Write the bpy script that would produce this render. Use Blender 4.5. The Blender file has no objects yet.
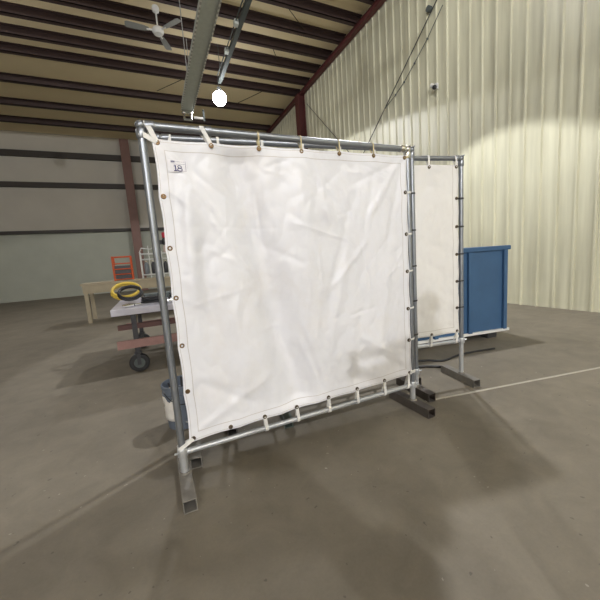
import bpy, bmesh, math, random
from mathutils import Vector, Matrix, noise
random.seed(7)
PI = math.pi
sc = bpy.context.scene
C = sc.collection

# ------------------------------------------------------------------ materials
def new_mat(name):
    m = bpy.data.materials.new(name); m.use_nodes = True
    nt = m.node_tree; b = nt.nodes['Principled BSDF']
    return m, nt, b

def mat(name, col, rough=0.5, metal=0.0, var=0.0, scale=8.0, bump=0.0, spec=None):
    m, nt, b = new_mat(name)
    b.inputs['Roughness'].default_value = rough
    b.inputs['Metallic'].default_value = metal
    if spec is not None: b.inputs['Specular IOR Level'].default_value = spec
    tc = nt.nodes.new('ShaderNodeTexCoord')
    nz = nt.nodes.new('ShaderNodeTexNoise'); nz.inputs['Scale'].default_value = scale
    nz.inputs['Detail'].default_value = 5
    nt.links.new(tc.outputs['Object'], nz.inputs['Vector'])
    mr = nt.nodes.new('ShaderNodeMixRGB')
    mr.inputs['Color1'].default_value = (*[c * (1 - var) for c in col], 1)
    mr.inputs['Color2'].default_value = (*[min(1, c * (1 + var)) for c in col], 1)
    nt.links.new(nz.outputs['Fac'], mr.inputs['Fac'])
    nt.links.new(mr.outputs['Color'], b.inputs['Base Color'])
    if bump:
        bp = nt.nodes.new('ShaderNodeBump'); bp.inputs['Strength'].default_value = bump
        bp.inputs['Distance'].default_value = 0.01
        nt.links.new(nz.outputs['Fac'], bp.inputs['Height'])
        nt.links.new(bp.outputs['Normal'], b.inputs['Normal'])
    return m

def mat_emit(name, col, strength):
    m, nt, b = new_mat(name)
    b.inputs['Base Color'].default_value = (*col, 1)
    b.inputs['Emission Color'].default_value = (*col, 1)
    b.inputs['Emission Strength'].default_value = strength
    return m

def math_node(nt, op, a=None, b=None, clamp=False):
    n = nt.nodes.new('ShaderNodeMath'); n.operation = op; n.use_clamp = clamp
    for i, v in enumerate((a, b)):
        if v is None: continue
        if isinstance(v, (int, float)): n.inputs[i].default_value = v
        else: nt.links.new(v, n.inputs[i])
    return n.outputs[0]

def mat_floor():
    m, nt, b = new_mat('concrete_floor')
    tc = nt.nodes.new('ShaderNodeTexCoord')
    def nz(scale, det, rough=.6, dist=0):
        n = nt.nodes.new('ShaderNodeTexNoise'); n.inputs['Scale'].default_value = scale
        n.inputs['Detail'].default_value = det; n.inputs['Roughness'].default_value = rough
        n.inputs['Distortion'].default_value = dist
        nt.links.new(tc.outputs['Object'], n.inputs['Vector']); return n.outputs['Fac']
    big, mid, fine = nz(.9, 4), nz(4.5, 8, .65, .6), nz(70, 3)
    s = math_node(nt, 'ADD', math_node(nt, 'MULTIPLY', big, .5), math_node(nt, 'MULTIPLY', mid, .38))
    s = math_node(nt, 'ADD', s, math_node(nt, 'MULTIPLY', fine, .12))
    r = nt.nodes.new('ShaderNodeValToRGB')
    r.color_ramp.elements[0].position = .36; r.color_ramp.elements[0].color = (.150, .132, .103, 1)
    r.color_ramp.elements[1].position = .66; r.color_ramp.elements[1].color = (.236, .209, .163, 1)
    nt.links.new(s, r.inputs['Fac'])
    # pale flecks of paint and scratches
    vo = nt.nodes.new('ShaderNodeTexNoise'); vo.inputs['Scale'].default_value = 24; vo.inputs['Detail'].default_value = 2
    nt.links.new(tc.outputs['Object'], vo.inputs['Vector'])
    patch = nz(1.7, 2)
    fl = math_node(nt, 'MULTIPLY', math_node(nt, 'GREATER_THAN', vo.outputs['Fac'], .735), math_node(nt, 'GREATER_THAN', patch, .5))
    mx = nt.nodes.new('ShaderNodeMixRGB'); mx.inputs['Color2'].default_value = (.42, .40, .36, 1)
    nt.links.new(math_node(nt, 'MULTIPLY', fl, .55), mx.inputs['Fac']); nt.links.new(r.outputs['Color'], mx.inputs['Color1'])
    dk = nt.nodes.new('ShaderNodeMixRGB'); dk.inputs['Color2'].default_value = (.06, .055, .05, 1)
    v2 = nz(19, 2)
    nt.links.new(math_node(nt, 'MULTIPLY', math_node(nt, 'LESS_THAN', v2, .285), .5), dk.inputs['Fac'])
    nt.links.new(mx.outputs['Color'], dk.inputs['Color1'])
    nt.links.new(dk.outputs['Color'], b.inputs['Base Color'])
    b.inputs['Roughness'].default_value = .62
    b.inputs['Specular IOR Level'].default_value = .3
    bp = nt.nodes.new('ShaderNodeBump'); bp.inputs['Strength'].default_value = .15; bp.inputs['Distance'].default_value = .004
    nt.links.new(s, bp.inputs['Height']); nt.links.new(bp.outputs['Normal'], b.inputs['Normal'])
    return m

def mat_cladding(name, c1, c2):
    """painted ribbed sheet with vertical dirty streaks"""
    m, nt, b = new_mat(name)
    tc = nt.nodes.new('ShaderNodeTexCoord')
    mp = nt.nodes.new('ShaderNodeMapping'); mp.inputs['Scale'].default_value = (6, 6, .35)
    nt.links.new(tc.outputs['Object'], mp.inputs['Vector'])
    n = nt.nodes.new('ShaderNodeTexNoise'); n.inputs['Scale'].default_value = 1.0; n.inputs['Detail'].default_value = 6
    nt.links.new(mp.outputs['Vector'], n.inputs['Vector'])
    n2 = nt.nodes.new('ShaderNodeTexNoise'); n2.inputs['Scale'].default_value = .5; n2.inputs['Detail'].default_value = 3
    nt.links.new(tc.outputs['Object'], n2.inputs['Vector'])
    s = math_node(nt, 'ADD', math_node(nt, 'MULTIPLY', n.outputs['Fac'], .65), math_node(nt, 'MULTIPLY', n2.outputs['Fac'], .35))
    r = nt.nodes.new('ShaderNodeValToRGB')
    r.color_ramp.elements[0].position = .36; r.color_ramp.elements[0].color = (*c1, 1)
    r.color_ramp.elements[1].position = .60; r.color_ramp.elements[1].color = (*c2, 1)
    nt.links.new(s, r.inputs['Fac']); nt.links.new(r.outputs['Color'], b.inputs['Base Color'])
    b.inputs['Roughness'].default_value = .42
    return m

def mat_vinyl(name, col, w, h):
    """white welding vinyl: stitched hem lines from a metric UV map, faint grubby marks"""
    m, nt, b = new_mat(name)
    uv = nt.nodes.new('ShaderNodeUVMap'); uv.uv_map = 'UVMap'
    sp = nt.nodes.new('ShaderNodeSeparateXYZ'); nt.links.new(uv.outputs['UV'], sp.inputs[0])
    u, v = sp.outputs[0], sp.outputs[1]
    du = math_node(nt, 'MINIMUM', u, math_node(nt, 'SUBTRACT', w, u))
    dv = math_node(nt, 'MINIMUM', v, math_node(nt, 'SUBTRACT', h, v))
    d = math_node(nt, 'MINIMUM', du, dv)
    l1 = math_node(nt, 'COMPARE', d, .056); nt.nodes[-1].inputs[2].default_value = .0022
    l2 = math_node(nt, 'COMPARE', d, .012); nt.nodes[-1].inputs[2].default_value = .0016
    line = math_node(nt, 'ADD', math_node(nt, 'MULTIPLY', l1, .8), math_node(nt, 'MULTIPLY', l2, .7), True)
    tc = nt.nodes.new('ShaderNodeTexCoord')
    n = nt.nodes.new('ShaderNodeTexNoise'); n.inputs['Scale'].default_value = 3; n.inputs['Detail'].default_value = 7
    n.inputs['Roughness'].default_value = .65
    nt.links.new(tc.outputs['Object'], n.inputs['Vector'])
    r = nt.nodes.new('ShaderNodeValToRGB')
    r.color_ramp.elements[0].position = .30; r.color_ramp.elements[0].color = (*[c * .92 for c in col], 1)
    r.color_ramp.elements[1].position = .52; r.color_ramp.elements[1].color = (*col, 1)
    nt.links.new(n.outputs['Fac'], r.inputs['Fac'])
    n2 = nt.nodes.new('ShaderNodeTexNoise'); n2.inputs['Scale'].default_value = 1.1; n2.inputs['Detail'].default_value = 6
    n2.inputs['Roughness'].default_value = .7
    nt.links.new(tc.outputs['Object'], n2.inputs['Vector'])
    rs = nt.nodes.new('ShaderNodeValToRGB')
    rs.color_ramp.elements[0].position = .50; rs.color_ramp.elements[0].color = (0, 0, 0, 1)
    rs.color_ramp.elements[1].position = .70; rs.color_ramp.elements[1].color = (.30, .30, .30, 1)
    nt.links.new(n2.outputs['Fac'], rs.inputs['Fac'])
    m0 = nt.nodes.new('ShaderNodeMixRGB'); m0.inputs['Color2'].default_value = (.60, .54, .46, 1)
    nt.links.new(rs.outputs['Color'], m0.inputs['Fac']); nt.links.new(r.outputs['Color'], m0.inputs['Color1'])
    mx = nt.nodes.new('ShaderNodeMixRGB'); mx.inputs['Color2'].default_value = (.40, .36, .32, 1)
    nt.links.new(math_node(nt, 'MULTIPLY', line, .75), mx.inputs['Fac']); nt.links.new(m0.outputs['Color'], mx.inputs['Color1'])
    nt.links.new(mx.outputs['Color'], b.inputs['Base Color'])
    b.inputs['Roughness'].default_value = .37
    b.inputs['Specular IOR Level'].default_value = .5
    return m

def mat_slotted():
    m, nt, b = new_mat('slotted_bright_lip')
    tc = nt.nodes.new('ShaderNodeTexCoord'); w_ = nt.nodes.new('ShaderNodeTexWave')
    w_.bands_direction = 'Y'; w_.inputs['Scale'].default_value = 2.2
    nt.links.new(tc.outputs['Object'], w_.inputs['Vector'])
    r = nt.nodes.new('ShaderNodeValToRGB')
    r.color_ramp.elements[0].position = .42; r.color_ramp.elements[0].color = (.46, .47, .46, 1)
    r.color_ramp.elements[1].position = .58; r.color_ramp.elements[1].color = (.80, .80, .77, 1)
    nt.links.new(w_.outputs['Fac'], r.inputs['Fac']); nt.links.new(r.outputs['Color'], b.inputs['Base Color'])
    b.inputs['Roughness'].default_value = .4; b.inputs['Metallic'].default_value = .3
    return m

M = dict(
    lip_metal=mat_slotted(),
    floor=mat_floor(),
    clad=mat_cladding('pale_ribbed_cladding', (.48, .465, .345), (.67, .655, .495)),
    wall=mat('far_wall_lining', (.50, .47, .41), .7, 0, .12, .8),
    wainscot=mat('grey_green_wall_lining', (.36, .37, .31), .7, 0, .12, 1.2),
    deck=mat('tan_roof_lining', (.78, .66, .43), .75, 0, .08, .7),
    purlin=mat('red_oxide_purlin', (.050, .029, .028), .6, 0, .2, 3),
    rafter=mat('red_oxide_steel', (.10, .026, .024), .55, 0, .25, 3),
    column=mat('brown_oxide_steel', (.17, .085, .065), .55, 0, .2, 3),
    girt=mat('dark_girt_steel', (.035, .028, .022), .6, 0, .2, 3),
    galv=mat('galvanised_tube', (.29, .31, .34), .38, .75, .16, 22, .05),
    galv_pale=mat('bright_galvanised_sleeve', (.50, .515, .53), .42, .55, .12, 25, .05),
    galv_dull=mat('dull_galvanised_channel', (.58, .62, .59), .5, .15, .15, 10),
    strut=mat('grey_green_strut', (.085, .10, .097), .8, .0, .2, 8),
    chrome=mat('shiny_steel', (.75, .75, .73), .18, 1, .05, 10),
    foot=mat('weathered_square_steel', (.22, .205, .18), .55, .35, .35, 14, .1),
    foot_dark=mat('dark_square_steel', (.12, .105, .095), .55, .3, .35, 14, .1),
    foot_green=mat('greenish_square_steel', (.10, .125, .11), .55, .2, .3, 14, .1),
    brass=mat('brass_grommet', (.21, .135, .07), .5, .8, .25, 60),
    steelgrom=mat('dark_grommet', (.13, .10, .07), .45, .7, .3, 60),
    webbing=mat('white_webbing', (.74, .73, .70), .75, 0, .1, 40, .1),
    twine=mat('tan_twine', (.50, .43, .26), .8, 0, .15, 60),
    paper=mat('white_sticker_paper', (.84, .83, .86), .55, 0, .03, 20),
    ink=mat('blue_ink', (.045, .04, .17), .6, 0, .1, 30),
    black=mat('black_rubber', (.018, .018, .02), .5, 0, .3, 20),
    charcoal=mat('charcoal_steel', (.05, .05, .055), .5, .3, .3, 12),
    cart_top=mat('lilac_grey_steel_plate', (.46, .45, .50), .42, .2, .2, 9),
    pink=mat('dusty_red_channel', (.30, .17, .15), .6, 0, .25, 9),
    redsteel=mat('dark_red_steel', (.085, .035, .03), .55, 0, .25, 9),
    bucket=mat('slate_blue_plastic', (.125, .15, .19), .45, 0, .12, 12),
    bucketin=mat('bucket_grime', (.03, .028, .022), .7, 0, .4, 20),
    rag=mat('crumpled_white_paper', (.72, .70, .66), .8, 0, .12, 25, .2),
    rod=mat('tan_rod', (.38, .33, .25), .6, .2, .3, 20),
    white=mat('white_enamel', (.74, .74, .72), .4, 0, .05, 10),
    fanblade=mat('grey_white_fan_blade', (.30, .31, .30), .45, .1, .1, 5),
    shade=mat('grey_lamp_housing', (.30, .31, .31), .5, .5, .1, 8),
    bulb=mat_emit('glowing_lamp_globe', (1.0, .90, .72), 26),
    orange=mat('orange_wire', (.62, .10, .025), .5, 0, .15, 10),
    rackwhite=mat('white_painted_wire', (.66, .67, .66), .45, .1, .08, 15),
    red=mat('red_plastic', (.50, .035, .06), .45, 0, .1, 15),
    yellow=mat('yellow_hose', (.58, .42, .06), .5, 0, .15, 15),
    ply=mat('worn_plywood', (.36, .31, .22), .7, 0, .2, 5),
    bottle=mat('grey_gas_bottle', (.20, .22, .24), .45, .2, .15, 12),
    bottle_green=mat('green_gas_bottle', (.045, .11, .085), .45, .1, .15, 12),
    blue=mat('blue_painted_steel', (.045, .11, .22), .5, 0, .15, 5),
    joint=mat('pale_joint_sealant', (.42, .39, .33), .7, 0, .15, 20),
    jacket=mat('navy_work_jacket', (.04, .05, .08), .85, 0, .15, 20),
    jeans=mat('blue_jeans', (.05, .07, .12), .85, 0, .2, 30),
    boot=mat('tan_boot_leather', (.16, .09, .045), .6, 0, .15, 20),
    skin=mat('skin_tone', (.55, .34, .25), .5, 0, .06, 20),
    hair=mat('brown_hair', (.05, .03, .018), .7, 0, .2, 60),
    eye=mat('eye_white', (.8, .8, .78), .3), iris=mat('dark_iris', (.03, .02, .015), .3),
    lip=mat('lip_tone', (.42, .2, .17), .5),
)

# ------------------------------------------------------------------ mesh helpers
def frame_from(d):
    d = d.normalized()
    a = Vector((0, 0, 1)) if abs(d.z) < .9 else Vector((1, 0, 0))
    x = d.cross(a).normalized(); y = d.cross(x).normalized()
    return x, y

class MB:
    def __init__(s): s.bm = bmesh.new(); s.mi = 0
    def face(s, vs):
        try:
            f = s.bm.faces.new(vs); f.material_index = s.mi; return f
        except ValueError: return None
    def box(s, x0, x1, y0, y1, z0, z1, mtx=None):
        P = [Vector((x, y, z)) for z in (z0, z1) for y in (y0, y1) for x in (x0, x1)]
        if mtx: P = [mtx @ p for p in P]
        v = [s.bm.verts.new(p) for p in P]
        for q in ((0, 2, 3, 1), (4, 5, 7, 6), (0, 1, 5, 4), (2, 6, 7, 3), (0, 4, 6, 2), (1, 3, 7, 5)):
            s.face([v[i] for i in q])
        return s
    def tube(s, pts, r, n=10, cap=True, closed=False):
        pts = [Vector(p) for p in pts]; rings = []
        N = len(pts); up = None
        for i, p in enumerate(pts):
            if closed: d = pts[(i + 1) % N] - pts[i - 1]
            else: d = pts[min(i + 1, N - 1)] - pts[max(i - 1, 0)]
            d.normalize()
            if up is None: x, y = frame_from(d)
            else:
                x = (up - d * up.dot(d))
                if x.length < 1e-5: x, y = frame_from(d)
                x.normalize(); y = d.cross(x)
            up = x
            rr = r[i] if isinstance(r, (list, tuple)) else r
            rings.append([s.bm.verts.new(p + (x * math.cos(2 * PI * k / n) + y * math.sin(2 * PI * k / n)) * rr) for k in range(n)])
        for i in range(N if closed else N - 1):
            a, b = rings[i], rings[(i + 1) % N]
            for k in range(n):
                s.face([a[k], a[(k + 1) % n], b[(k + 1) % n], b[k]])
        if cap and not closed:
            s.face(rings[0][::-1]); s.face(rings[-1])
        return s
    def cyl(s, p0, p1, r, n=14, r1=None): return s.tube([p0, p1], [r, r if r1 is None else r1], n)
    def lathe(s, prof, c=(0, 0, 0), n=28, mtx=None, close=False):
        c = Vector(c); rings = []
        for r, z in prof:
            ring = []
            for k in range(n):
                p = c + Vector((r * math.cos(2 * PI * k / n), r * math.sin(2 * PI * k / n), z))
                if mtx: p = mtx @ p
                ring.append(s.bm.verts.new(p))
            rings.append(ring)
        for a, b in zip(rings, rings[1:] + ([rings[0]] if close else [])):
            for k in range(n): s.face([a[k], a[(k + 1) % n], b[(k + 1) % n], b[k]])
        if not close:
            s.face(rings[0][::-1]); s.face(rings[-1])
        return s
    def sphere(s, c, r, n=16, m=10, sq=(1, 1, 1)):
        c = Vector(c)
        prof = [(r * math.sin(PI * i / m), -r * math.cos(PI * i / m)) for i in range(m + 1)]
        prof[0] = (r * .02, -r); prof[-1] = (r * .02, r)
        rings = [[s.bm.verts.new(c + Vector((rr * math.cos(2 * PI * k / n) * sq[0], rr * math.sin(2 * PI * k / n) * sq[1], z * sq[2]))) for k in range(n)] for rr, z in prof]
        for a, b in zip(rings, rings[1:]):
            for k in range(n): s.face([a[k], a[(k + 1) % n], b[(k + 1) % n], b[k]])
        s.face(rings[0][::-1]); s.face(rings[-1])
        return s
    def ribbon(s, pts, side, w, t):
        """flat strap: rectangle w x t swept along pts; side = width direction"""
        pts = [Vector(p) for p in pts]; side = Vector(side).normalized(); rings = []
        for i, p in enumerate(pts):
            d = (pts[min(i + 1, len(pts) - 1)] - pts[max(i - 1, 0)]).normalized()
            sd = (side - d * side.dot(d)).normalized(); nn = d.cross(sd)
            rings.append([s.bm.verts.new(p + sd * a * w / 2 + nn * b * t / 2) for a, b in ((-1, -1), (1, -1), (1, 1), (-1, 1))])
        for a, b in zip(rings, rings[1:]):
            for k in range(4): s.face([a[k], a[(k + 1) % 4], b[(k + 1) % 4], b[k]])
        s.face(rings[0][::-1]); s.face(rings[-1])
        return s
    def build(s, name, mats, parent=None, smooth=True, bevel=0, loc=None):
        bmesh.ops.recalc_face_normals(s.bm, faces=s.bm.faces)
        me = bpy.data.meshes.new(name); s.bm.to_mesh(me); s.bm.free()
        for mm in (mats if isinstance(mats, (list, tuple)) else [mats]): me.materials.append(mm)
        o = bpy.data.objects.new(name, me); C.objects.link(o)
        if parent: o.parent = parent
        if loc is not None: o.location = loc
        if smooth:
            for p in me.polygons: p.use_smooth = True
            try: me.set_sharp_from_angle(angle=math.radians(38))
            except Exception: pass
        if bevel:
            b = o.modifiers.new('Bevel', 'BEVEL'); b.width = bevel; b.segments = 2; b.limit_method = 'ANGLE'
        return o

def thing(name, label, cat, loc=(0, 0, 0), rz=0, group=None):
    o = bpy.data.objects.new(name, None); C.objects.link(o)
    o.location = loc; o.rotation_euler = (0, 0, rz); o.empty_display_size = .1
    o['label'] = label; o['category'] = cat
    if group: o['group'] = group
    return o
def tag(o, label, cat, group=None):
    o['label'] = label; o['category'] = cat
    if group: o['group'] = group
    return o
def struct(o): o['kind'] = 'structure'; return o

# ------------------------------------------------------------------ setting
X0, X1, Y0, Y1, ZC = -15.0, 7.0, -20.0, 20.0, 8.83
struct(MB().box(X0 - .2, X1 + .2, Y0 - .2, Y1 + .2, -.2, 0).build('floor', M['floor'], smooth=False))
ceiling = struct(MB().box(X0 - .2, X1 + .2, Y0 - .2, Y1 + .2, ZC, ZC + .2).build('ceiling', M['deck'], smooth=False))
# purlins: Z-shaped roof members running parallel to the far wall, each its own part
py = [8.31, 9.24, 10.16, 11.12, 12.10, 14.10, 16.16, 18.1]
ym = 8.31
while ym > Y0 + 1.5:
    ym -= .94; py.append(ym)
for y in sorted(py):
    m = MB()
    m.box(X0, X1 - .02, y, y + .022, 8.60, ZC)                  # web
    m.box(X0, X1 - .02, y, y + .15, 8.60, 8.622)                # bottom flange
    m.box(X0, X1 - .02, y - .10, y, ZC - .022, ZC)              # top flange
    m.build('purlin', M['purlin'], ceiling, smooth=False)
# thin sag rods between the purlins
for i, (xa, ya, xb, yb) in enumerate([(4.4, 7.5, 5.4, 8.3), (1.0, 13.6, 2.0, 12.3), (5.2, 10.2, 4.6, 9.3), (4.4, 13.9, 5.4, 12.2)]):
    MB().cyl((xa, ya, 8.70), (xb, yb, 8.70), .012, 6).build('sag_rod', M['girt'], ceiling)

def ribbed_wall(name, along, fixed, a0, a1, h, pitch, depth, inward, m):
    """profiled sheet standing on the floor; ribs are real folds"""
    mb = MB(); prof = []
    a = a0
    while a < a1:
        for f, d in ((0, 0), (.80, 0), (.86, depth), (.94, depth)):
            prof.append((min(a + f * pitch, a1), d))
        a += pitch
    prof.append((a1, 0))
    lo, hi = [], []
    for t, d in prof:
        q = fixed + inward * d
        P = (q, t) if along == 'y' else (t, q)
        lo.append(mb.bm.verts.new((*P, 0))); hi.append(mb.bm.verts.new((*P, h)))
    for i in range(len(prof) - 1): mb.face([lo[i], lo[i + 1], hi[i + 1], hi[i]])
    # backing thickness
    q = fixed - inward * .12
    if along == 'y': mb.box(min(q, fixed - inward * .01), max(q, fixed - inward * .01), a0, a1, 0, h)
    else: mb.box(a0, a1, min(q, fixed - inward * .01), max(q, fixed - inward * .01), 0, h)
    return struct(mb.build(name, m, smooth=False))
wall_right = ribbed_wall('wall_right', 'y', X1, Y0, Y1, ZC, .305, .035, -1, M['clad'])
wall_far = struct(MB().box(X0, X1, Y1, Y1 + .12, 2.9, ZC).build('wall_far', M['wall'], smooth=False))
MB().box(X0, X1, Y1 - .01, Y1 + .12, 0, 3.62).build('wainscot', M['wainscot'], wall_far, smooth=False)
struct(MB().box(X0 - .12, X0, Y0, Y1, 0, ZC).build('wall_left', M['wall'], smooth=False))
struct(MB().box(X0, X1, Y0 - .12, Y0, 0, ZC).build('wall_back', M['wall'], smooth=False))
# horizontal girts along the far wall and its columns
for z, hh in ((7.70, .30), (6.12, .26), (3.64, .16)):
    MB().box(X0, X1, Y1 - .2, Y1 - .012, z - hh / 2, z + hh / 2).build('girt', M['girt'], wall_far, smooth=False)
def h_column(x, y, w, d, z1, parent, m):
    mb = MB(); mb.box(x - w / 2, x + w / 2, y - d / 2, y - d / 2 + .03, 0, z1).box(x - w / 2, x + w / 2, y + d / 2 - .03, y + d / 2, 0, z1)
    mb.box(x - .012, x + .012, y - d / 2 + .03, y + d / 2 - .03, 0, z1)
    mb.box(x - w / 2 - .05, x + w / 2 + .05, y - d / 2 - .05, y + d / 2 + .05, 0, .03)
    return mb.build('column', m, parent, smooth=False)
for x in (-8.2, -.72): h_column(x, Y1 - .45, .46, .48, 8.6, wall_far, M['column'])
# end-wall rafter, post, cross rods
rf = MB()
rf.box(6.80, 6.955, Y0, Y1, 8.44, 8.465).box(6.80, 6.955, Y0, Y1, 8.585, 8.60).box(6.84, 6.858, Y0, Y1, 8.46, 8.59)
rf.build('rafter', M['rafter'], wall_right, smooth=False)
pc = MB(); pc.box(6.62, 6.645, 11.60, 11.95, 0, 8.44).box(6.93, 6.95, 11.60, 11.95, 0, 8.44).box(6.645, 6.93, 11.76, 11.79, 0, 8.44)
pc.build('column', M['rafter'], wall_right, smooth=False)
MB().cyl((6.93, 4.26, 7.25), (6.93, 8.9, 3.5), .014, 6).build('brace_rod', M['charcoal'], wall_right)
MB().cyl((6.93, 11.4, 7.95), (6.93, 7.0, 3.7), .014, 6).build('brace_rod', M['charcoal'], wall_right)
cable = MB()
cpts = [(6.93, 4.12, 7.0), (6.93, 4.6, 6.55), (6.93, 5.05, 6.22), (6.93, 5.45, 5.95), (6.93, 5.8, 5.78), (6.93, 6.25, 5.62)]
cable.tube(cpts, .011, 6)
for q in cpts[1:]: cable.sphere(q, .028, 8, 6)
cable.build('wall_cable', M['strut'], wall_right)
MB().cyl((6.97, 4.53, 7.18), (6.88, 4.53, 7.18), .07, 12).build('brace_anchor', M['strut'], wall_right)
# pale sawn joint in the slab
jt = MB(); jt.box(0, 3.4, -.012, .012, 0, .003, Matrix.Translation((2.02, .03, 0)) @ Matrix.Rotation(math.radians(-11), 4, 'Z'))
struct(jt.build('trim_1', M['joint'], smooth=False))

# ------------------------------------------------------------------ welding screens
def strip_curve(a, b, bow, n=7):
    """points from a to b bowed by vector bow"""
    a, b, bow = Vector(a), Vector(b), Vector(bow)
    return [a.lerp(b, i / (n - 1)) + bow * math.sin(PI * i / (n - 1)) for i in range(n)]

def make_curtain(parent, x0, x1, corners, nx, nz, disp, material, y):
    """corners = (z left bottom, z right bottom, z right top, z left top); metric UVs; surface really folded"""
    zlb, zrb, zrt, zlt = corners
    w, h = x1 - x0, ((zlt - zlb) + (zrt - zrb)) / 2
    bm = bmesh.new(); uvl = bm.loops.layers.uv.new('UVMap')
    grid = []
    for j in range(nz + 1):
        row = []
        for i in range(nx + 1):
            s, t = i / nx, j / nz
            zb, zt = zlb + (zrb - zlb) * s, zlt + (zrt - zlt) * s
            x, z = x0 + w * s, zb + (zt - zb) * t
            d, ox, oz = disp(s * w, t * h, w, h)
            row.append(bm.verts.new((x + ox, y + d, z + oz)))
        grid.append(row)
    for j in range(nz):
        for i in range(nx):
            f = bm.faces.new([grid[j][i], grid[j][i + 1], grid[j + 1][i + 1], grid[j + 1][i]])
            f.smooth = True
            for lp, (a, b) in zip(f.loops, ((i, j), (i + 1, j), (i + 1, j + 1), (i, j + 1))):
                lp[uvl].uv = (a / nx * w, b / nz * h)
    me = bpy.data.meshes.new('curtain'); bm.to_mesh(me); bm.free(); me.materials.append(material)
    o = bpy.data.objects.new('curtain', me); C.objects.link(o); o.parent = parent
    sm = o.modifiers.new('Solidify', 'SOLIDIFY'); sm.thickness = .0016; sm.offset = 0
    return o

def seg_ridge(u, v, a, b, wd, amp):
    """a soft crease along the segment a-b, tapering at its ends"""
    ax, ay = a; bx, by = b
    dx, dy = bx - ax, by - ay; L2 = dx * dx + dy * dy
    t = ((u - ax) * dx + (v - ay) * dy) / L2
    if t < -.15 or t > 1.15: return 0
    d = ((u - ax) * dy - (v - ay) * dx) / math.sqrt(L2)
    e = max(0, min(1, (t + .15) / .3)); g = max(0, min(1, (1.15 - t) / .3))
    e = e * e * (3 - 2 * e) * g * g * (3 - 2 * g)
    return amp * e * math.exp(-(d / wd) ** 2)

def curtain_disp(seed, folds, rough, grx, grz, bow=0.0, sweep=0.0):
    so = Vector((seed * 3.7, seed * 1.3, seed * 5.1))
    def f(u, v, w, h):
        eu, ev = min(u, w - u), min(v, h - v)
        e = min(1, min(eu, ev) / .10); e = e * e * (3 - 2 * e)
        d = 0
        for a, b, wd, amp in folds: d += seg_ridge(u, v, a, b, wd, amp)
        if sweep:            # one broad sagging fold running down the sheet
            uc = .42 + .34 * (1 - v / h) ** .85
            d += sweep * math.exp(-((u - uc) / .11) ** 2) * (.55 + .45 * math.sin(PI * min(1, max(0, v / h))))
        d += rough * .016 * noise.noise(Vector((u * 3.2, v * 1.0, 0)) + so)
        q = Vector((u * 5.5 + .6 * noise.noise(Vector((u * 3, v * 3, 4)) + so), v * 4.2, 2)) + so
        d += rough * .0042 * (1 - 2 * abs(noise.noise(q)))
        q = Vector((u * 13 + v * 3, v * 9 - u * 4, 7)) + so
        d += rough * .0036 * (1 - 2 * abs(noise.noise(q)))
        q = Vector((u * 26, v * 22, 11)) + so
        d += rough * .0008 * noise.noise(q)
        d *= (.15 + .85 * e)
        d += bow * math.sin(PI * u / w) * math.sin(PI * v / h)
        # edge pulled between the grommets
        ox = oz = 0
        cx = math.sin(PI * ((v - .02) / grz % 1)); cz = math.sin(PI * ((u - .02) / grx % 1))
        if u < .3: ox = .007 * abs(cx) * (1 - u / .3) ** 2
        if w - u < .3: ox = -.009 * abs(cx) * (1 - (w - u) / .3) ** 2
        if v < .3: oz = .007 * abs(cz) * (1 - v / .3) ** 2
        if h - v < .3: oz = -.006 * abs(cz) * (1 - (h - v) / .3) ** 2
        return d, ox, oz
    return f

def grommet(parent, x, y, z, m, face=-1):
    mb = MB(); R = Matrix.Translation((x, y, z)) @ Matrix.Rotation(PI / 2, 4, 'X')
    prof = [(.0065, -.0055), (.0125, -.0055), (.0145, -.002), (.0145, .002), (.0125, .0055), (.0065, .0055)]
    mb.lathe(prof, n=16, mtx=R, close=True)
    mb.lathe([(.0066, -.001), (.0066, .001)], n=16, mtx=R)
    return mb.build('grommet', m, parent)

def loop_strap(parent, g, pipe_c, pipe_r, axis, m, w=.022, t=.0028, name='strap'):
    """flat band from grommet g round a pipe (centre point pipe_c, pipe axis vector) and back"""
    g, c, ax = Vector(g), Vector(pipe_c), Vector(axis).normalized()
    d = c - g; d -= ax * d.dot(ax)                 # across the pipe
    dn = d.normalized(); sd = dn.cross(ax)
    r = pipe_r + t
    if sd.y > 0: sd = -sd                           # sd faces the viewer side
    off = ax * (c - g).dot(ax)
    pts = [g + sd * .004]
    for k in range(9):
        a = -PI / 2 + PI * (k / 8)
        pts.append(c + sd * (-math.sin(a)) * r + dn * math.cos(a) * r)
    pts.append(g - sd * .004)
    mb = MB(); mb.ribbon(pts, ax, w, t)
    return mb.build(name, m, parent, smooth=False)

def square_foot(parent, x, lf, lb, m):
    mb = MB(); s = .0375; t = .006
    o = [(-s, 0), (s, 0), (s, 2 * s), (-s, 2 * s)]
    i = [(-s + t, t), (s - t, t), (s - t, 2 * s - t), (-s + t, 2 * s - t)]
    V = {}
    for key, pr in (('o', o), ('i', i)):
        for e, y in (('f', -lf), ('b', lb)):
            V[key + e] = [mb.bm.verts.new((x + a, y, b)) for a, b in pr]
    for k in range(4):
        n = (k + 1) % 4
        mb.face([V['of'][k], V['of'][n], V['ob'][n], V['ob'][k]])
        mb.face([V['if'][k], V['ib'][k], V['ib'][n], V['if'][n]])
        for e in 'fb': mb.face([V['o' + e][k], V['i' + e][k], V['i' + e][n], V['o' + e][n]])
    return mb.build('foot', m, parent, smooth=False, bevel=.002)

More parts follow.
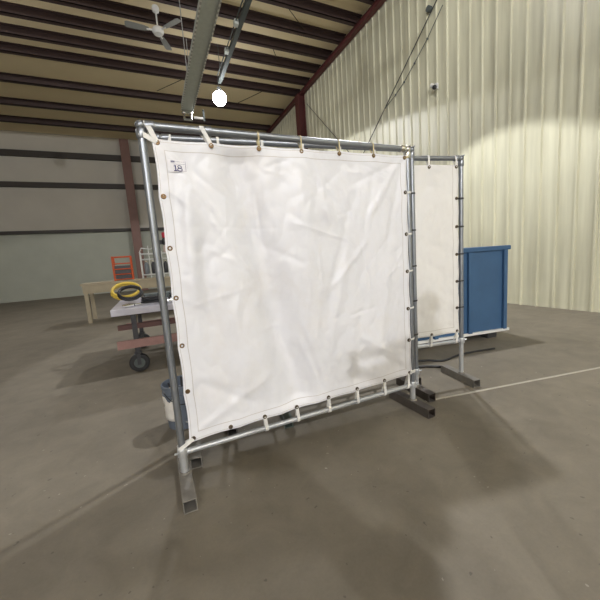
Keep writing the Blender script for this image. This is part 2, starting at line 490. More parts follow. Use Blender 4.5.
def make_frame(t, W, H, zr, footmats, lf=.263, lb=.263, collar=None):
    r = .021
    for k, x in enumerate((0, W)):
        mb = MB(); mb.cyl((x, 0, zr + .03), (x, 0, H - .02), r, 16); p = mb.build('post', M['galv'], t)
        mb = MB(); mb.cyl((x, 0, .072), (x, 0, zr + .012), .0245 if k == 0 else .021, 16)
        mb.lathe([(.028, 0), (.031, .004), (.031, .05), (.028, .055)], (x, 0, zr - .024), 16)
        sx = -1 if k == 0 else 1
        mb.cyl((x + sx * .028, -.012, zr + .006), (x + sx * .046, -.02, zr + .012), .006, 8)
        mb.build('post_sleeve', M['galv_pale'], t)
        f = square_foot(t, x, lf if k == 0 else lf * .78, lb, footmats[k])
        MB().lathe([(.034, 0), (.030, .012)], (x, 0, .0745), 16).build('weld_bead', M['foot'], f)
        mb = MB(); mb.sphere((x, 0, H), .027, 14, 8)
        mb.lathe([(.024, 0), (.0265, .004), (.0265, .045), (.024, .05)], (x, 0, H - .07), 14)
        R = Matrix.Translation((x, 0, H)) @ Matrix.Rotation(PI / 2, 4, 'Y')
        mb.lathe([(.024, 0), (.0265, .004), (.0265, .045), (.024, .05)], (0, 0, (.02 if k == 0 else -.07)), 14, mtx=R)
        if k: mb.cyl((x, -.02, H + .01), (x, -.042, H + .016), .007, 8)
        mb.build('elbow', M['galv'] if k == 0 or not collar else M['chrome'], t)
    mb = MB(); mb.cyl((.01, 0, H), (W - .01, 0, H), r, 16)
    if collar: mb.cyl((collar, 0, H), (collar + .035, 0, H), r + .006, 16)
    mb.build('rail', M['galv'], t)
    mb = MB(); mb.cyl((.01, 0, zr), (W - .01, 0, zr), .0175, 16)
    mb.build('rail', M['galv_pale'], t)

def seq(a, b, n): return [a + (b - a) * i / (n - 1) for i in range(n)]

# --- the front screen
W, H, ZR = 1.844, 2.10, .208
fs = thing('welding_screen', 'large front welding screen with white vinyl curtain, numbered sticker and galvanised pipe frame', 'screen')
make_frame(fs, W, H, ZR, (M['foot'], M['foot_dark']), collar=.335)
folds = [   # (from, to, width, depth) in metres on the sheet, u from left, v from bottom; minus = towards the viewer
    ((.30, 1.0), (.42, .25), .07, -.014), ((.15, 1.5), (.13, .85), .05, -.022), ((.20, 1.2), (.22, .7), .035, .012),
    ((.86, 1.70), (.90, .3), .09, -.022), ((.72, 1.6), (.66, .55), .05, .009), ((.95, 1.45), (1.30, 1.00), .035, -.009),
    ((1.25, 1.42), (1.02, .70), .035, .010), ((1.36, 1.12), (1.05, .82), .022, -.009), ((1.20, 1.10), (1.0, .35), .045, -.010),
    ((.86, 1.62), (1.2, 1.35), .03, .008), ((1.70, 1.72), (1.40, 1.30), .030, -.010), ((1.73, 1.68), (1.55, 1.05), .030, .009),
    ((1.70, 1.70), (1.25, 1.52), .025, .007), ((.80, .62), (.95, .20), .02, -.008), ((.55, .75), (.75, .30), .04, .009),
    ((.05, .05), (.55, .30), .03, -.008), ((.10, .35), (.45, .12), .028, .007), ((1.72, .10), (1.30, .42), .03, -.008),
    ((1.55, .95), (1.45, .25), .05, -.010), ((1.3, .9), (1.28, .2), .045, .008), ((.05, 1.70), (.30, 1.35), .022, -.008),
    ((.28, 1.30), (.52, .95), .02, -.009), ((.95, 1.12), (.98, .78), .014, -.006), ((.60, 1.15), (.85, 1.0), .022, .006),
    ((1.0, 1.62), (1.05, 1.3), .02, -.006), ((1.45, 1.6), (1.35, 1.2), .025, .007),
]
rc = random.Random(21)
for k in range(46):          # short sharp handling creases
    u_, v_, a_, l_ = rc.uniform(.1, 1.68), rc.uniform(.12, 1.64), rc.uniform(0, PI), rc.uniform(.10, .42)
    folds.append(((u_, v_), (u_ + l_ * math.cos(a_), v_ + l_ * math.sin(a_)), rc.uniform(.010, .020), rc.choice((-1, 1)) * rc.uniform(.0022, .0050)))
cw, ch = 1.772, 1.745
cz = (.270, .312, 2.047, 2.028)
cur = make_curtain(fs, .045, .045 + cw, cz, 190, 190, curtain_disp(1, folds, 1.0, .2900, .2845, -.012, .085), mat_vinyl('white_welding_vinyl', (.775, .78, .82), cw, ch), -.026)
top = [(.071 + 1.722 * k / 6, 2.010 + .019 * k / 6) for k in range(7)]
bot = [(x, .292 + .040 * (x - .07) / 1.72) for x in (.07, .30, .53, .765, 1.02, 1.27, 1.53, 1.79)]
lef = [(.070, z) for z in (1.726, 1.443, 1.16, .877, .594)]
rig = [(1.793, z) for z in (1.775, 1.46, 1.17, .87, .61)]
for x, z in top + lef: grommet(cur, x, -.026, z, M['brass'])
for x, z in bot + rig: grommet(cur, x, -.026, z, M['steelgrom'])
# straps
loop_strap(fs, (top[0][0], -.026, top[0][1]), (.030, 0, H), .021, (1, 0, 0), M['webbing'], .026)
loop_strap(fs, (top[0][0], -.028, top[0][1]), (0, 0, 2.055), .021, (0, 0, 1), M['webbing'], .026)
loop_strap(fs, (top[1][0], -.026, top[1][1]), (.315, 0, H), .021, (1, 0, 0), M['webbing'], .024)
for k in range(2, 6): loop_strap(fs, (top[k][0], -.026, top[k][1]), (top[k][0] + .005, 0, H), .021, (1, 0, 0), M['twine'], .010)
loop_strap(fs, (top[6][0], -.026, top[6][1]), (W, 0, 2.045), .021, (0, 0, 1), M['twine'], .012)
loop_strap(fs, (bot[0][0], -.028, bot[0][1]), (0, 0, .245), .024, (0, 0, 1), M['webbing'], .024)
for k in range(2, 7): loop_strap(fs, (bot[k][0], -.026, bot[k][1]), (bot[k][0] + .012, 0, ZR), .0175, (1, 0, 0), M['webbing'], .022)
loop_strap(fs, (bot[7][0] - .01, -.026, bot[7][1]), (bot[7][0] - .008, 0, ZR), .0175, (1, 0, 0), M['webbing'], .024)
loop_strap(fs, (bot[7][0], -.028, bot[7][1]), (W, 0, .335), .021, (0, 0, 1), M['webbing'], .022)
for x, z in rig: loop_strap(fs, (x, -.026, z), (W, 0, z + .003), .021, (0, 0, 1), M['webbing'], .013)

# sticker with its number
st = MB(); st.mi = 0; sx, sz, sw, shh = .112, 1.858, .098, .066
def yc(u, v):   # surface depth of the curtain there
    f = curtain_disp(1, folds, 1.0, .2900, .2845, -.012, .085); return -.026 + f(u - .045, v - .27, cw, ch)[0] - .004
N = 6
g = [[st.bm.verts.new((sx + sw * i / N, yc(sx + sw * i / N, sz + shh * j / N) - (.0016), sz + shh * j / N)) for i in range(N + 1)] for j in range(N + 1)]
for j in range(N):
    for i in range(N): st.face([g[j][i], g[j][i + 1], g[j + 1][i + 1], g[j + 1][i]])
st.mi = 1
def ink(a, b, c, d):       # a printed bar from (a,b) to (c,d), fractions of the label
    x0, x1, z0, z1 = sx + a * sw, sx + c * sw, sz + b * shh, sz + d * shh
    y = min(yc(x, z) for x in (x0, x1) for z in (z0, z1)) - .0032
    st.box(x0, x1, y - .0003, y, z0, z1)
# figures 1 and 8
ink(.35, .10, .41, .53); ink(.29, .43, .35, .50); ink(.29, .08, .47, .14)
for zc, ra, rb_ in ((.20, .125, .105), (.43, .10, .095)):
    ring = []
    for q in range(16):
        a = 2 * PI * q / 16; x = sx + (.61 + ra * math.cos(a)) * sw; z = sz + (zc + 1.15 * rb_ * math.sin(a)) * shh
        ring.append((x, yc(x, z) - .0028, z))
    st.tube(ring, .0021, 6, closed=True)
# small word line at the top left and the fine printed rules
for k, a in enumerate((.16, .215, .27, .325)): ink(a, .74 + .01 * (k % 2), a + .04, .88)
for a in (.42, .52, .62, .72, .82): ink(a, .84, a + .06, .865)
ink(.30, .60, .92, .615); ink(.93, .05, .945, .95); ink(.55, .05, .93, .062)
st.build('sticker', [M['paper'], M['ink']], cur, smooth=False)

# --- three more screens leaning space behind it
def other_screen(label, loc, rz, W, H, seed, footmats, cz, straps, tone, y=-.026, inset=.045, zr=.21, lf=.263):
    t = thing('welding_screen', label, 'screen', loc, math.radians(rz))
    make_frame(t, W, H, zr, footmats, lf)
    w = W - 2 * inset
    rnd = random.Random(seed)
    fl = [((rnd.uniform(.1, w - .1), 1.65), (rnd.uniform(.1, w - .1), rnd.uniform(.1, .9)), rnd.uniform(.025, .07), rnd.uniform(-.012, .012)) for _ in range(16)]
    c = make_curtain(t, inset, inset + w, cz, 110, 110, curtain_disp(seed, fl, 1.1, .29, .285, 0), mat_vinyl('white_welding_vinyl', tone, w, 1.75), y)
    xs = seq(inset + .025, inset + w - .025, 7)
    for k, x in enumerate(xs):
        s = (x - inset) / w
        zt = cz[3] + (cz[2] - cz[3]) * s - .022; zb = cz[0] + (cz[1] - cz[0]) * s + .022
        grommet(c, x, y, zt, M['steelgrom']); grommet(c, x, y, zb, M['steelgrom'])
        loop_strap(t, (x, y, zt), (x, 0, H), .021, (1, 0, 0), M['webbing'], .018)
        loop_strap(t, (x, y, zb), (x, 0, zr), .0175, (1, 0, 0), M['webbing'], .020)
    for z in seq(cz[1] + .25, cz[2] - .3, 5):
        xr = inset + w - .025
        grommet(c, xr, y, z, M['steelgrom']); loop_strap(t, (xr, y, z), (W, 0, z), .021, (0, 0, 1), M['charcoal'], .013)
        grommet(c, inset + .025, y, z, M['steelgrom'])
    return t
other_screen('white welding screen nested directly behind the front one, mostly hidden', (.10, .38, 0), -5.3, 1.985, 2.175, 5, (M['foot'], M['foot_dark']), (.30, .32, 2.115, 2.11), 7, (.70, .66, .61))
other_screen('rearmost white welding screen in the nest, almost wholly hidden by the others', (.395, .64, 0), -3.7, 1.84, 2.10, 8, (M['foot_dark'], M['foot_dark']), (.31, .33, 2.04, 2.03), 7, (.74, .72, .68))
other_screen('white welding screen at the right edge, angled beside the blue steel bin', (.85, .52, 0), -10.5, 1.84, 2.135, 12, (M['foot_green'], M['foot']), (.485, .50, 2.075, 2.07), 7, (.785, .775, .755), zr=.41)

# ------------------------------------------------------------------ bucket
bx, by = .06, .82
bk = thing('bucket', 'slate blue plastic bucket with white paper stuck on it, behind the left screen post', 'bucket', (bx, by, 0))
BH = .375
MB().lathe([(.122, 0), (.128, .004), (.143, BH - .085), (.150, BH - .083), (.150, BH - .07), (.144, BH - .068), (.145, BH - .03), (.152, BH - .028), (.152, BH - .004), (.148, BH), (.142, BH), (.138, BH - .06), (.118, .02), (.03, .016)], n=40).build('body', M['bucket'], bk)
MB().lathe([(.02, 0), (.132, 0), (.133, .006), (.02, .012)], (0, 0, .23), 30).build('contents', M['bucketin'], bk)
MB().tube([(.156 * math.cos(a), .156 * math.sin(a), BH - .045 - .10 * max(0, math.sin((a + 2.6) / 2.2 * PI) if -2.6 < a < -.4 else 0)) for a in seq(-2.6, -.4, 18)], .0035, 8).build('handle', M['charcoal'], bk)
rg = MB(); rows = []
for j in range(9):
    row = []
    for i in range(7):
        a = math.radians(-176 + 62 * i / 6 + 3 * math.sin(j * 1.7)); z = .085 + (.19 + .03 * math.sin(i * 1.3)) * j / 8
        r = .128 + .015 * z / .29 + .006 + .008 * noise.noise(Vector((i * .8, j * .7, 3)))
        row.append(rg.bm.verts.new((r * math.cos(a), r * math.sin(a), z)))
    rows.append(row)
for j in range(8):
    for i in range(6): rg.face([rows[j][i], rows[j][i + 1], rows[j + 1][i + 1], rows[j + 1][i]])
o = rg.build('paper_label', M['rag'], bk); s_ = o.modifiers.new('Solidify', 'SOLIDIFY'); s_.thickness = .002; s_.offset = 1
mk = MB()
for a0, z0, dz in ((-62, .285, .012), (-62, .26, .012), (-64, .24, .008), (-50, .12, .03), (-44, .15, .02)):
    for k in range(3):
        a = math.radians(a0 + 5 * k); r = .1305 + .0135 * z0 / .29 + .0012
        mk.box(-.005, .005, -.001, .001, 0, dz, Matrix.Translation((r * math.cos(a), r * math.sin(a), z0)) @ Matrix.Rotation(a + PI / 2, 4, 'Z'))
mk.build('paint_mark', M['rag'], bk)
for k, (a, l, lean, c) in enumerate([(.3, .16, .05, 'rod'), (1.4, .18, .06, 'charcoal'), (2.2, .15, .06, 'rod'), (2.9, .17, .05, 'charcoal'), (3.7, .15, .055, 'rod'), (4.6, .17, .05, 'bottle'), (5.4, .15, .06, 'rod')]):
    d = Vector((math.cos(a), math.sin(a), 0))
    rd = MB(); rd.cyl(d * .055, d * (.055 + lean * .8) + Vector((0, 0, l * .75)), .008, 8)
    o = rd.build('welding_rod', M[c], loc=(bx, by, .2435))
    tag(o, 'short scrap rod standing in the slate blue bucket', 'rod', 'scrap rods in the bucket')

# ------------------------------------------------------------------ cart with hoses
ct = thing('steel_cart', 'rolling steel cart with lilac grey top and dusty red lower rails, left behind the bucket', 'cart', (.42, 2.55, 0))
cx0, cx1, cd = -1.0, .95, 1.5
MB().box(cx0, cx1, 0, cd, .765, .85).build('table_top', M['cart_top'], ct, bevel=.006, smooth=False)
for x in (-.76, cx1 - .05):
    for y in (.06, cd - .06):
        lg = MB().box(x - .03, x + .03, y - .03, y + .03, .262, .765).build('leg', M['charcoal'], ct, smooth=False, bevel=.004)
        cs = MB(); cs.box(x - .045, x + .045, y - .05, y + .05, .25, .265)
        for q in (-1, 1): cs.box(x - .022, x + .022, y + q * .04 - .004, y + q * .04 + .004, .10, .255)
        cs.build('caster_fork', M['charcoal'], lg, smooth=False)
        R = Matrix.Translation((x, y, .122)) @ Matrix.Rotation(PI / 2, 4, 'X')
        MB().lathe([(.02, -.03), (.07, -.028), (.078, -.034), (.112, -.032), (.122, -.018), (.122, .018), (.112, .032), (.078, .034), (.07, .028), (.02, .03)], n=28, mtx=R).build('wheel', M['black'], lg)
        MB().lathe([(.012, -.036), (.066, -.034), (.066, .034), (.012, .036)], n=20, mtx=R).build('hub', M['strut'], lg)
for y in (.06, cd - .06): MB().box(cx0 + .05, cx1 - .05, y - .028, y + .028, .575, .64).build('crossbar', M['redsteel'], ct, smooth=False)
for y in (0, cd - .05): MB().box(cx0 + .02, cx1 - .02, y, y + .05, .335, .44).build('lower_rail', M['pink'], ct, smooth=False)
def coil(name, mname, c, r, turns, rr, label, cat, tilt=(0, 0, 0), wob=.02, group=None):
    """an actual coiled hose lying or leaning"""
    R = Matrix.Translation(c) @ Matrix.Rotation(tilt[0], 4, 'X') @ Matrix.Rotation(tilt[1], 4, 'Y'); rnd = random.Random(hash(label) % 1000 if False else len(label)); pts = []
    n = int(turns * 22)
    for i in range(n + 1):
        a = 2 * PI * i / 22; q = r * (1 + wob * 4 * noise.noise(Vector((i * .09, r * 7, 1)))) * (1 - .05 * (i // 22 % 3))
        pts.append(R @ Vector((q * math.cos(a), q * .8 * math.sin(a), rr + rr * 2.02 * (i / 22))))
    o = MB().tube(pts, rr, 8).build(name, M[mname]); return tag(o, label, cat, group)
zt = .85
coil('cable_coil', 'black', (-.08, 2.86, zt), .15, 3.2, .015, 'flat coil of black cable at the front of the steel cart top', 'cable', wob=.035)
coil('cable_coil', 'charcoal', (.30, 3.02, zt), .17, 2.6, .017, 'charcoal cable coil on the steel cart top, close to the curtain edge', 'cable')
coil('air_hose', 'yellow', (-.43, 3.42, zt + .135), .19, 2.0, .020, 'yellow hose coil leaning on the left end of the cart top', 'hose', (.75, 0, 0))
coil('cable_coil', 'black', (-.37, 3.16, zt + .125), .15, 2.1, .017, 'black cable loop leaning in front of the yellow hose coil', 'cable', (.85, 0, 0))
cl = thing('ground_clamp', 'silver ground clamp lying among black cables at the cart front', 'clamp', (-.33, 2.72, zt + .001), .5)
for s in (-1, 1):
    MB().tube([(-.12, s * .035, .02), (-.04, s * .028, .025), (.02, s * .008, .022), (.10, s * .02, .02)], [.016, .017, .014, .010], 8).build('jaw', M['chrome'], cl)
MB().cyl((0, -.03, .022), (0, .03, .022), .012, 10).build('pivot', M['charcoal'], cl)
ft = thing('pipe_fitting', 'silver pipe fitting lying between the two cable coils on the cart', 'fitting', (.10, 2.66, zt + .001), .5)
MB().cyl((-.05, 0, .028), (.05, 0, .028), .026, 12).build('body', M['chrome'], ft)
MB().lathe([(.034, -.016), (.034, .016)], n=6, mtx=Matrix.Translation((.055, 0, .034)) @ Matrix.Rotation(PI / 2, 4, 'Y')).build('hex_nut', M['galv'], ft)
pb = thing('tool_case', 'flat grey-green tool case lying on the cart behind the cables', 'case', (.02, 3.62, zt), .1)
MB().box(-.24, .24, -.13, .13, 0, .085).build('body', M['strut'], pb, bevel=.01)
MB().tube([(-.06, -.13, .05), (-.05, -.165, .05), (.05, -.165, .05), (.06, -.13, .05)], .008, 8).build('handle', M['black'], pb)
pb = thing('grinder', 'black angle grinder lying on the cart close to the curtain edge', 'grinder', (.50, 3.62, zt), .2)
MB().tube([(-.2, 0, .05), (-.05, 0, .055), (.1, 0, .05), (.16, 0, .05)], [.026, .034, .04, .03], 12).build('body', M['black'], pb)
MB().cyl((.14, 0, .008), (.14, 0, .014), .06, 20).build('disc', M['charcoal'], pb)
MB().cyl((.08, .03, .05), (.08, .15, .05), .014, 10).build('side_handle', M['black'], pb)

# ------------------------------------------------------------------ bench, rack, bottles far left
bn = thing('workbench', 'plywood topped workbench standing beyond the steel cart', 'bench', (-.1, 8.25, 0))
MB().box(-1.7, 1.5, -.45, .45, .98, 1.04).build('bench_top', M['ply'], bn, smooth=False, bevel=.004)
MB().box(-1.66, 1.46, -.43, -.39, .78, .98).build('apron', M['ply'], bn, smooth=False)
for x in (-1.6, 1.4):
    for y in (-.38, .38): MB().box(x - .045, x + .045, y - .045, y + .045, 0, .98).build('leg', M['ply'], bn, smooth=False)
rk = thing('wire_rack', 'white wire rack holding grey bottles on the plywood bench', 'rack', (.10, 8.2, 1.04))
rw, rd_, rh = .43, .24, .74
for x in (-rw, rw):
    for y in (-rd_, rd_): MB().cyl((x, y, 0), (x, y, rh), .017, 8).build('upright', M['rackwhite'], rk)
for z in (.10, .53, .68):
    sm = MB()
    for y in (-rd_, rd_): sm.cyl((-rw, y, z), (rw, y, z), .014, 8)
    for x in (-rw, rw): sm.cyl((x, -rd_, z), (x, rd_, z), .014, 8)
    for k in range(1, 9): sm.cyl((-rw + 2 * rw * k / 9, -rd_, z), (-rw + 2 * rw * k / 9, rd_, z), .006, 6)
    sm.build('shelf', M['rackwhite'], rk)
for x in (-.21, .12, .26): MB().cyl((x, -rd_, 0), (x, -rd_, rh + (.16 if x == -.21 else 0)), .013, 8).build('divider', M['rackwhite'], rk)
MB().tube([(-rw, -rd_, rh), (-rw + .05, -rd_, rh + .10), (-.15, -rd_, rh + .06), (-.06, -rd_, rh + .12)], .013, 8).build('top_hoop', M['rackwhite'], rk)
for i, (x, y, c, lab) in enumerate([(-.30, -.10, 'bottle', 'grey gas bottle in the white wire rack, leftmost'), (-.12, -.12, 'charcoal', 'charcoal gas bottle in the white wire rack, second from the left'), (.05, -.10, 'bottle', 'grey gas bottle in the white wire rack, behind the front pipe post'), (.20, -.12, 'charcoal', 'charcoal gas bottle in the white wire rack, second from the right'), (.33, -.08, 'bottle_green', 'green gas bottle in the white wire rack, rightmost')]):
    b = thing('gas_bottle', lab, 'bottle', (.10 + x, 8.2 + y, 1.04 + .118), 0, 'bottles in the white wire rack')
    MB().lathe([(.055, 0), (.062, .01), (.062, .24), (.05, .29), (.024, .315), (.024, .33)], n=18).build('body', M[c], b)
    MB().lathe([(.016, .32), (.016, .345), (.03, .35), (.03, .37), (.012, .378)], n=12).build('valve', M['chrome'], b)
rb = thing('canister', 'pale canister with black collar and red top, standing on the white wire rack', 'canister', (.38, 8.2, 1.04 + .695))
MB().lathe([(.07, 0), (.085, .01), (.095, .08), (.085, .18), (.05, .23)], n=20).build('body', mat('pinkish_canister', (.50, .40, .36), .5), rb)
MB().lathe([(.05, .22), (.105, .25), (.115, .33), (.085, .40), (.06, .42)], n=20).build('collar', M['black'], rb)
MB().lathe([(.06, .415), (.085, .43), (.09, .52), (.08, .57), (.03, .585)], n=20).build('cap', M['red'], rb)
MB().box(-.17, -.10, -.03, .03, .24, .36).build('trigger', M['black'], rb, bevel=.01)
oc = thing('wire_crate', 'orange wire crate standing on the bench left of the white rack', 'crate', (-.80, 8.2, 1.04))
for x in (-.22, .22):
    for y in (-.2, .2): MB().cyl((x, y, 0), (x, y, .66), .018, 8).build('upright', M['orange'], oc)
for z in (.03, .17, .31, .46, .64):
    sm = MB()
    for y in (-.2, .2): sm.cyl((-.22, y, z), (.22, y, z), .014, 8)
    for x in (-.22, .22): sm.cyl((x, -.2, z), (x, .2, z), .014, 8)
    sm.build('rung', M['orange'], oc)
MB().box(-.19, .19, -.17, .17, .045, .40).build('liner', M['charcoal'], oc, smooth=False)

# ------------------------------------------------------------------ blue bin, floor cables right
bb = thing('steel_bin', 'blue steel bin behind the right hand welding screen', 'bin', (3.55, 1.55, 0), math.radians(-9))
bod = MB(); bod.box(-.80, 1.0, -.5, .5, .13, 1.26).box(-.83, 1.03, -.53, .53, 1.24, 1.30)
bod.build('body', M['blue'], bb, smooth=False, bevel=.008)
for x in (-.74, -.2, .35, .94): MB().box(x - .03, x + .03, -.535, -.5, .13, 1.24).build('rib', M['blue'], bb, smooth=False)
MB().box(-.82, 1.02, -.53, -.5, .10, .135).build('bottom_lip', M['white'], bb, smooth=False)
for x in (-.6, .8): MB().box(x - .08, x + .08, -.45, .45, 0, .13).build('skid', M['charcoal'], bb, smooth=False)
def floor_cable(pts, r, label):
    P = [Vector((x, y, r + .0005)) for x, y in pts]; out = []
    for i in range(len(P) - 1):
        p0, p1, p2, p3 = P[max(i - 1, 0)], P[i], P[i + 1], P[min(i + 2, len(P) - 1)]
        for k in range(6):
            t = k / 6
            out.append(.5 * ((2 * p1) + (p2 - p0) * t + (2 * p0 - 5 * p1 + 4 * p2 - p3) * t * t + (3 * p1 - p0 - 3 * p2 + p3) * t ** 3))
    out.append(P[-1])
    tag(MB().tube(out, r, 8).build('floor_cable', M['black']), label, 'cable')
floor_cable([(2.25, .72), (2.45, .70), (2.66, .62), (2.78, .48), (2.70, .36)], .014, 'black cable curving over the floor beneath the right hand screen, nearest one')
floor_cable([(2.30, .85), (2.55, .86), (2.80, .78), (2.95, .66), (3.3, .70), (3.8, .62)], .012, 'black cable lying on the floor along the front of the blue bin')

# ------------------------------------------------------------------ overhead channel, strut, fan
chn = thing('overhead_channel', 'long galvanised channel hanging lengthwise under the roof, left of the lit lamp', 'channel', (1.63, 0, 6.5))
ca = MB(); ya, yb = -3.0, 9.95
ca.box(-.17, .17, ya, yb, 0, .006).box(-.178, -.17, ya, yb, -.03, .16).box(.17, .178, ya, yb, -.03, .16)
ca.box(-.20, -.17, ya, yb, -.034, -.028).box(.17, .20, ya, yb, -.034, -.028)
ca.build('tray', M['galv_dull'], chn, smooth=False)
for q in (-1, 1):
    MB().box(q * .185 - .017, q * .185 + .017, ya, yb, -.040, -.0345).build('slotted_lip', M['lip_metal'], chn, smooth=False)
for s, y in ((-1, 7.8), (-1, 3.2), (1, 5.4), (1, 9.75)):
    MB().cyl((s * .188, y, .02), (s * .188, y, 8.60 - 6.5), .012, 8).build('hanger_rod', M['galv_pale'], chn)
eb = MB(); eb.box(-.17, .17, yb - .02, yb + .05, -.10, .04)
for x in (-.12, .10): eb.sphere((x, yb - .06, -.12), .075, 12, 8).cyl((x, yb - .06, -.32), (x, yb - .06, -.1), .04, 12)
eb.box(-.15, .13, yb - .09, yb - .03, -.36, -.31)
eb.build('end_bracket', M['chrome'], chn, smooth=True)
MB().box(.20, .50, yb - .05, yb, -.27, -.20).build('cross_arm', M['white'], chn, smooth=False)
MB().box(.50, .56, yb - .05, yb + .01, -.32, .04).build('arm_hook', M['strut'], chn, smooth=False)

stt = thing('conduit_strut', 'dark grey strut hanging under the roof and ending above the lit lamp', 'strut', (2.82, 0, 7.5))
sb = MB(); sb.box(-.06, .06, -3, 9.95, -.012, 0).box(-.06, -.048, -3, 9.95, 0, .10).box(.048, .06, -3, 9.95, 0, .10)
sb.build('rail', M['strut'], stt, smooth=False)
for y in (3.0, 6.6, 9.7):
    MB().cyl((0, y, 0), (0, y, 1.1), .01, 8).build('hanger_rod', M['strut'], stt)
MB().cyl((-.13, -3, .05), (-.13, 9.6, .05), .017, 8).build('conduit', M['strut'], stt)
for y in (7.0, 8.2): MB().box(-.17, -.06, y - .07, y + .07, -.03, .09).build('junction_box', M['galv_dull'], stt, smooth=False)

fan = thing('ceiling_fan', 'white three blade ceiling fan hanging from the roof purlins, far left', 'fan', (.89, 8.64, 7.97))
MB().lathe([(.03, .47), (.085, .50), (.10, .57), (.085, .63)], n=20).build('canopy', M['white'], fan)
MB().cyl((0, 0, .08), (0, 0, .5), .022, 12).build('down_rod', M['white'], fan)
MB().lathe([(.05, -.10), (.12, -.085), (.155, -.03), (.155, .03), (.12, .075), (.05, .10)], n=24).build('motor', M['white'], fan)
for ang in (math.atan2(-.61, .50), math.atan2(.60, .26), PI + .05):
    R = Matrix.Rotation(ang, 4, 'Z') @ Matrix.Rotation(math.radians(10), 4, 'X')
    b = MB(); prof = [(.24, .06), (.36, .085), (.60, .10), (.78, .10), (.84, .075)]
    up, dn = [], []
    for z, arr in ((.004, up), (-.004, dn)):
        for x, w in prof: arr.append((b.bm.verts.new(R @ Vector((x, w, z))), b.bm.verts.new(R @ Vector((x, -w, z)))))
    for i in range(len(prof) - 1):
        b.face([up[i][0], up[i][1], up[i + 1][1], up[i + 1][0]]); b.face([dn[i][0], dn[i + 1][0], dn[i + 1][1], dn[i][1]])
        for k in (0, 1): b.face([up[i][k], up[i + 1][k], dn[i + 1][k], dn[i][k]])
    for i in (0, -1): b.face([up[i][0], up[i][1], dn[i][1], dn[i][0]])
    bl = b.build('blade', M['fanblade'], fan, smooth=False)
    MB().tube([R @ Vector((.13, 0, 0)), R @ Vector((.30, 0, -.008))], .022, 8).build('blade_arm', M['white'], bl)

# ------------------------------------------------------------------ lamps
def high_bay(label, x, y, z, down, around, cone, group=None, drop=8.60, col=(.985, .985, 1.0), r=.18):
    """globe lamp under a shallow cap: the globe shines all round, the lens below it throws a cone"""
    t = thing('high_bay_lamp', label, 'lamp', (x, y, z), 0, group)
    MB().lathe([(.03, .36), (.07, .35), (.085, .28), (.085, .26), (.12, r - .035), (.115, r - .04), (.07, r - .01), (.03, r - .005)], n=24).build('cap', M['shade'], t)
    MB().sphere((0, 0, 0), r, 18, 12).build('globe', mat_emit('glowing_lamp_globe', col, max(26, around * .25 * (.18 / r) ** 2)), t)
    MB().cyl((0, 0, .35), (0, 0, drop - z), .012, 8).build('stem', M['strut'], t)
    if down:
        l = bpy.data.lights.new('lamp_light', 'SPOT'); l.energy = down; l.color = col
        l.spot_size = math.radians(cone); l.spot_blend = .03; l.shadow_soft_size = .1
        o = bpy.data.objects.new('lamp_light', l); C.objects.link(o); o.parent = t; o.location = (0, 0, -.30)
    return t
high_bay('brightly lit globe lamp hanging from the dark strut beyond the front screen', 2.765, 9.92, 6.99, 800, 300, 152, drop=7.487, r=.235)
G = 'lit workshop lamps outside the picture'
LB = 'lit high bay lamp outside the picture'
high_bay(LB, 4.2, 2.735, 7.0, 950, 420, 86, G)
high_bay(LB, -4.6, 8.375, 7.0, 300, 350, 152, G)
high_bay(LB, 2.7, -9.485, 7.4, 0, 4000, 165, G)
high_bay(LB, -.1, -12.305, 7.6, 0, 3200, 165, G)
high_bay(LB, -5.8, -14.185, 6.3, 0, 10800, 168, G)

# ------------------------------------------------------------------ floodlight on the end wall
fl = thing('wall_sensor', 'small white and black sensor lamp fixed high on the ribbed wall', 'sensor', (6.96, 4.36, 5.31))
MB().box(-.06, 0, -.07, .07, -.07, .07).build('back_box', M['white'], fl, smooth=False, bevel=.008)
MB().sphere((-.10, -.03, -.03), .055, 12, 8).build('lens_head', M['black'], fl)
MB().sphere((-.10, .05, .04), .055, 12, 8).build('lamp_head', M['white'], fl)

# ------------------------------------------------------------------ bystander (just outside the right edge; casts the shadows)
def skinned(name, pts, edges, m, parent=None, lvl=2, root=0):
    me = bpy.data.meshes.new(name); me.from_pydata([p[:3] for p in pts], edges, []); me.materials.append(m)
    o = bpy.data.objects.new(name, me); C.objects.link(o)
    if parent: o.parent = parent
    md = o.modifiers.new('Skin', 'SKIN'); md.use_smooth_shade = True
    for i, p in enumerate(pts):
        sv = me.skin_vertices[0].data[i]; r = p[3]; sv.radius = r if isinstance(r, tuple) else (r, r)
    me.skin_vertices[0].data[root].use_root = True
    sd = o.modifiers.new('Subsurf', 'SUBSURF'); sd.levels = lvl; sd.render_levels = lvl
    return o
def chain(*n): return list(zip(n, n[1:]))
px, pyy = .97, -2.12
P = [(0, 0, .98, (.155, .105)), (0, 0, 1.15, (.135, .095)), (0, .01, 1.34, (.155, .105)), (0, 0, 1.46, (.09, .07)), (0, .01, 1.53, .052), (0, .03, 1.60, .07), (0, .035, 1.68, (.078, .092)), (0, .03, 1.75, .055)]
E = chain(0, 1, 2, 3, 4, 5, 6, 7)
ARM = {}
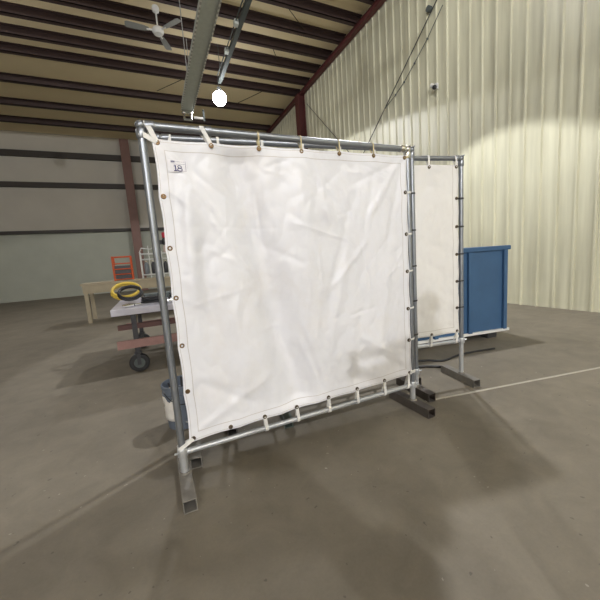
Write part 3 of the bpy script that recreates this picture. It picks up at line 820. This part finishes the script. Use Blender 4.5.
for s in (-1, 1):          # local +y is the way the person faces; both arms reach forward to hold a phone
    b = len(P)
    sh = Vector((s * .17, 0, 1.41))
    hz = 1.275 if s > 0 else 1.46
    el = Vector((s * .20, .32, 1.13 if s > 0 else 1.46)); wr = Vector((s * .10, .62, hz - .012)); kn = Vector((s * .075, .71, hz))
    ARM[s] = (sh, el, wr)
    P += [(s * .10, 0, .88, .088), (s * .115, .01, .50, .056), (s * .125, -.015, .10, .038), (s * .135, .10, .04, .035),
          (*sh, .055), (*el, .042), (*wr, .029), (*kn, (.030, .020))]
    E += [(0, b), *chain(b, b + 1, b + 2, b + 3), (2, b + 4), *chain(b + 4, b + 5, b + 6, b + 7)]
    for k, (dz, ln) in enumerate(((.032, .068), (.011, .076), (-.011, .072), (-.031, .058))):
        c = len(P)
        P += [(s * .080, .745, hz + dz, .0088), (s * .066, .745 + ln * .4, hz + .003 + dz, .0082), (s * .040, .742 + ln * .5, hz + .003 + dz, .0072)]
        E += [(b + 7, c), *chain(c, c + 1, c + 2)]
    c = len(P); P += [(s * .085, .685, hz + .03, .011), (s * .066, .71, hz + .057, .0095), (s * .044, .732, hz + .065, .008)]
    E += [(b + 6, c), *chain(c, c + 1, c + 2)]
person = skinned('person', P, E, M['skin'])
person.location = (px, pyy, 0); person.rotation_euler = (0, 0, math.radians(91))
tag(person, 'person in navy jacket and jeans outside the right edge, both hands holding a phone', 'person')
J = [(0, 0, .95, (.175, .125)), (0, 0, 1.15, (.155, .115)), (0, .01, 1.34, (.175, .122)), (0, 0, 1.455, (.10, .08)), (0, .005, 1.50, .068)]
JE = chain(0, 1, 2, 3, 4)
for s in (-1, 1):
    sh, el, wr = ARM[s]
    b = len(J); J += [(*sh, .115), (*el, .115), (*(wr + (el - wr) * .08), .058)]; JE += [(2, b), *chain(b, b + 1, b + 2)]
skinned('jacket', J, JE, M['jacket'], person)
T = [(0, 0, .98, (.165, .115))]; TE = []
for s in (-1, 1):
    b = len(T); T += [(s * .10, 0, .87, .103), (s * .115, .01, .50, .078), (s * .125, -.01, .11, .066)]; TE += [(0, b), *chain(b, b + 1, b + 2)]
skinned('trousers', T, TE, M['jeans'], person)
for s in (-1, 1):
    skinned('boot', [(s * .125, -.02, .13, .058), (s * .125, -.02, .055, .052), (s * .132, .07, .045, .044), (s * .138, .15, .036, .036)], chain(0, 1, 2, 3), M['boot'], person)
hr = MB(); hr.sphere((0, .005, 1.715), .098, 18, 12, (.92, 1.05, .88)); hr.build('hair', M['hair'], person)
for s in (-1, 1):
    e = MB().sphere((s * .031, .108, 1.665), .013, 10, 8).build('eye', M['eye'], person)
    MB().sphere((s * .031, .1185, 1.665), .006, 8, 6).build('iris', M['iris'], e)
    MB().sphere((s * .082, .025, 1.655), .03, 10, 8, (.35, .7, 1)).build('ear', M['skin'], person)
MB().sphere((0, .128, 1.638), .016, 10, 8, (.8, 1.1, 1.5)).build('nose', M['skin'], person)
MB().sphere((0, .108, 1.598), .02, 10, 8, (1.2, .5, .35)).build('mouth', M['lip'], person)

ph = thing('phone', 'black phone held upright between both hands outside the picture', 'phone', (.20, -2.135, 1.31), math.radians(8))
MB().box(-.008, 0, -.036, .036, 0, .15).build('body', M['black'], ph, smooth=False, bevel=.003)
MB().box(0, .0008, -.033, .033, .005, .145).build('screen', M['charcoal'], ph, smooth=False)
MB().box(-.0105, -.008, .004, .032, .108, .142).build('lens_bump', M['charcoal'], ph, smooth=False)

# ------------------------------------------------------------------ world, camera, colour
w = bpy.data.worlds.new('World'); sc.world = w; w.use_nodes = True
w.node_tree.nodes['Background'].inputs[0].default_value = (.9, .95, 1, 1)
w.node_tree.nodes['Background'].inputs[1].default_value = .02
cam = bpy.data.cameras.new('camera'); co = bpy.data.objects.new('camera', cam); C.objects.link(co)
RT = ((0.9072869411, -0.1194719328, 0.4031834121), (-0.4145863703, -0.0937447209, 0.9051685307), (-0.0703459174, -0.9884019347, -0.134584796))
mw = Matrix.Identity(4)
for i in range(3):
    mw[i][0] = RT[i][0]; mw[i][1] = -RT[i][1]; mw[i][2] = -RT[i][2]
mw[0][3], mw[1][3], mw[2][3] = -0.0262762802, -1.9877719451, 1.3464575342
co.matrix_world = mw
cam.sensor_fit = 'HORIZONTAL'; cam.sensor_width = 36; cam.lens = 36 * 319.68 / 600; cam.clip_start = .02
sc.camera = co
vs = sc.view_settings
sc.display_settings.display_device = 'sRGB'
vs.view_transform = 'Standard'; vs.look = 'None'; vs.gamma = 1; vs.use_curve_mapping = False
vs.exposure = 0.0
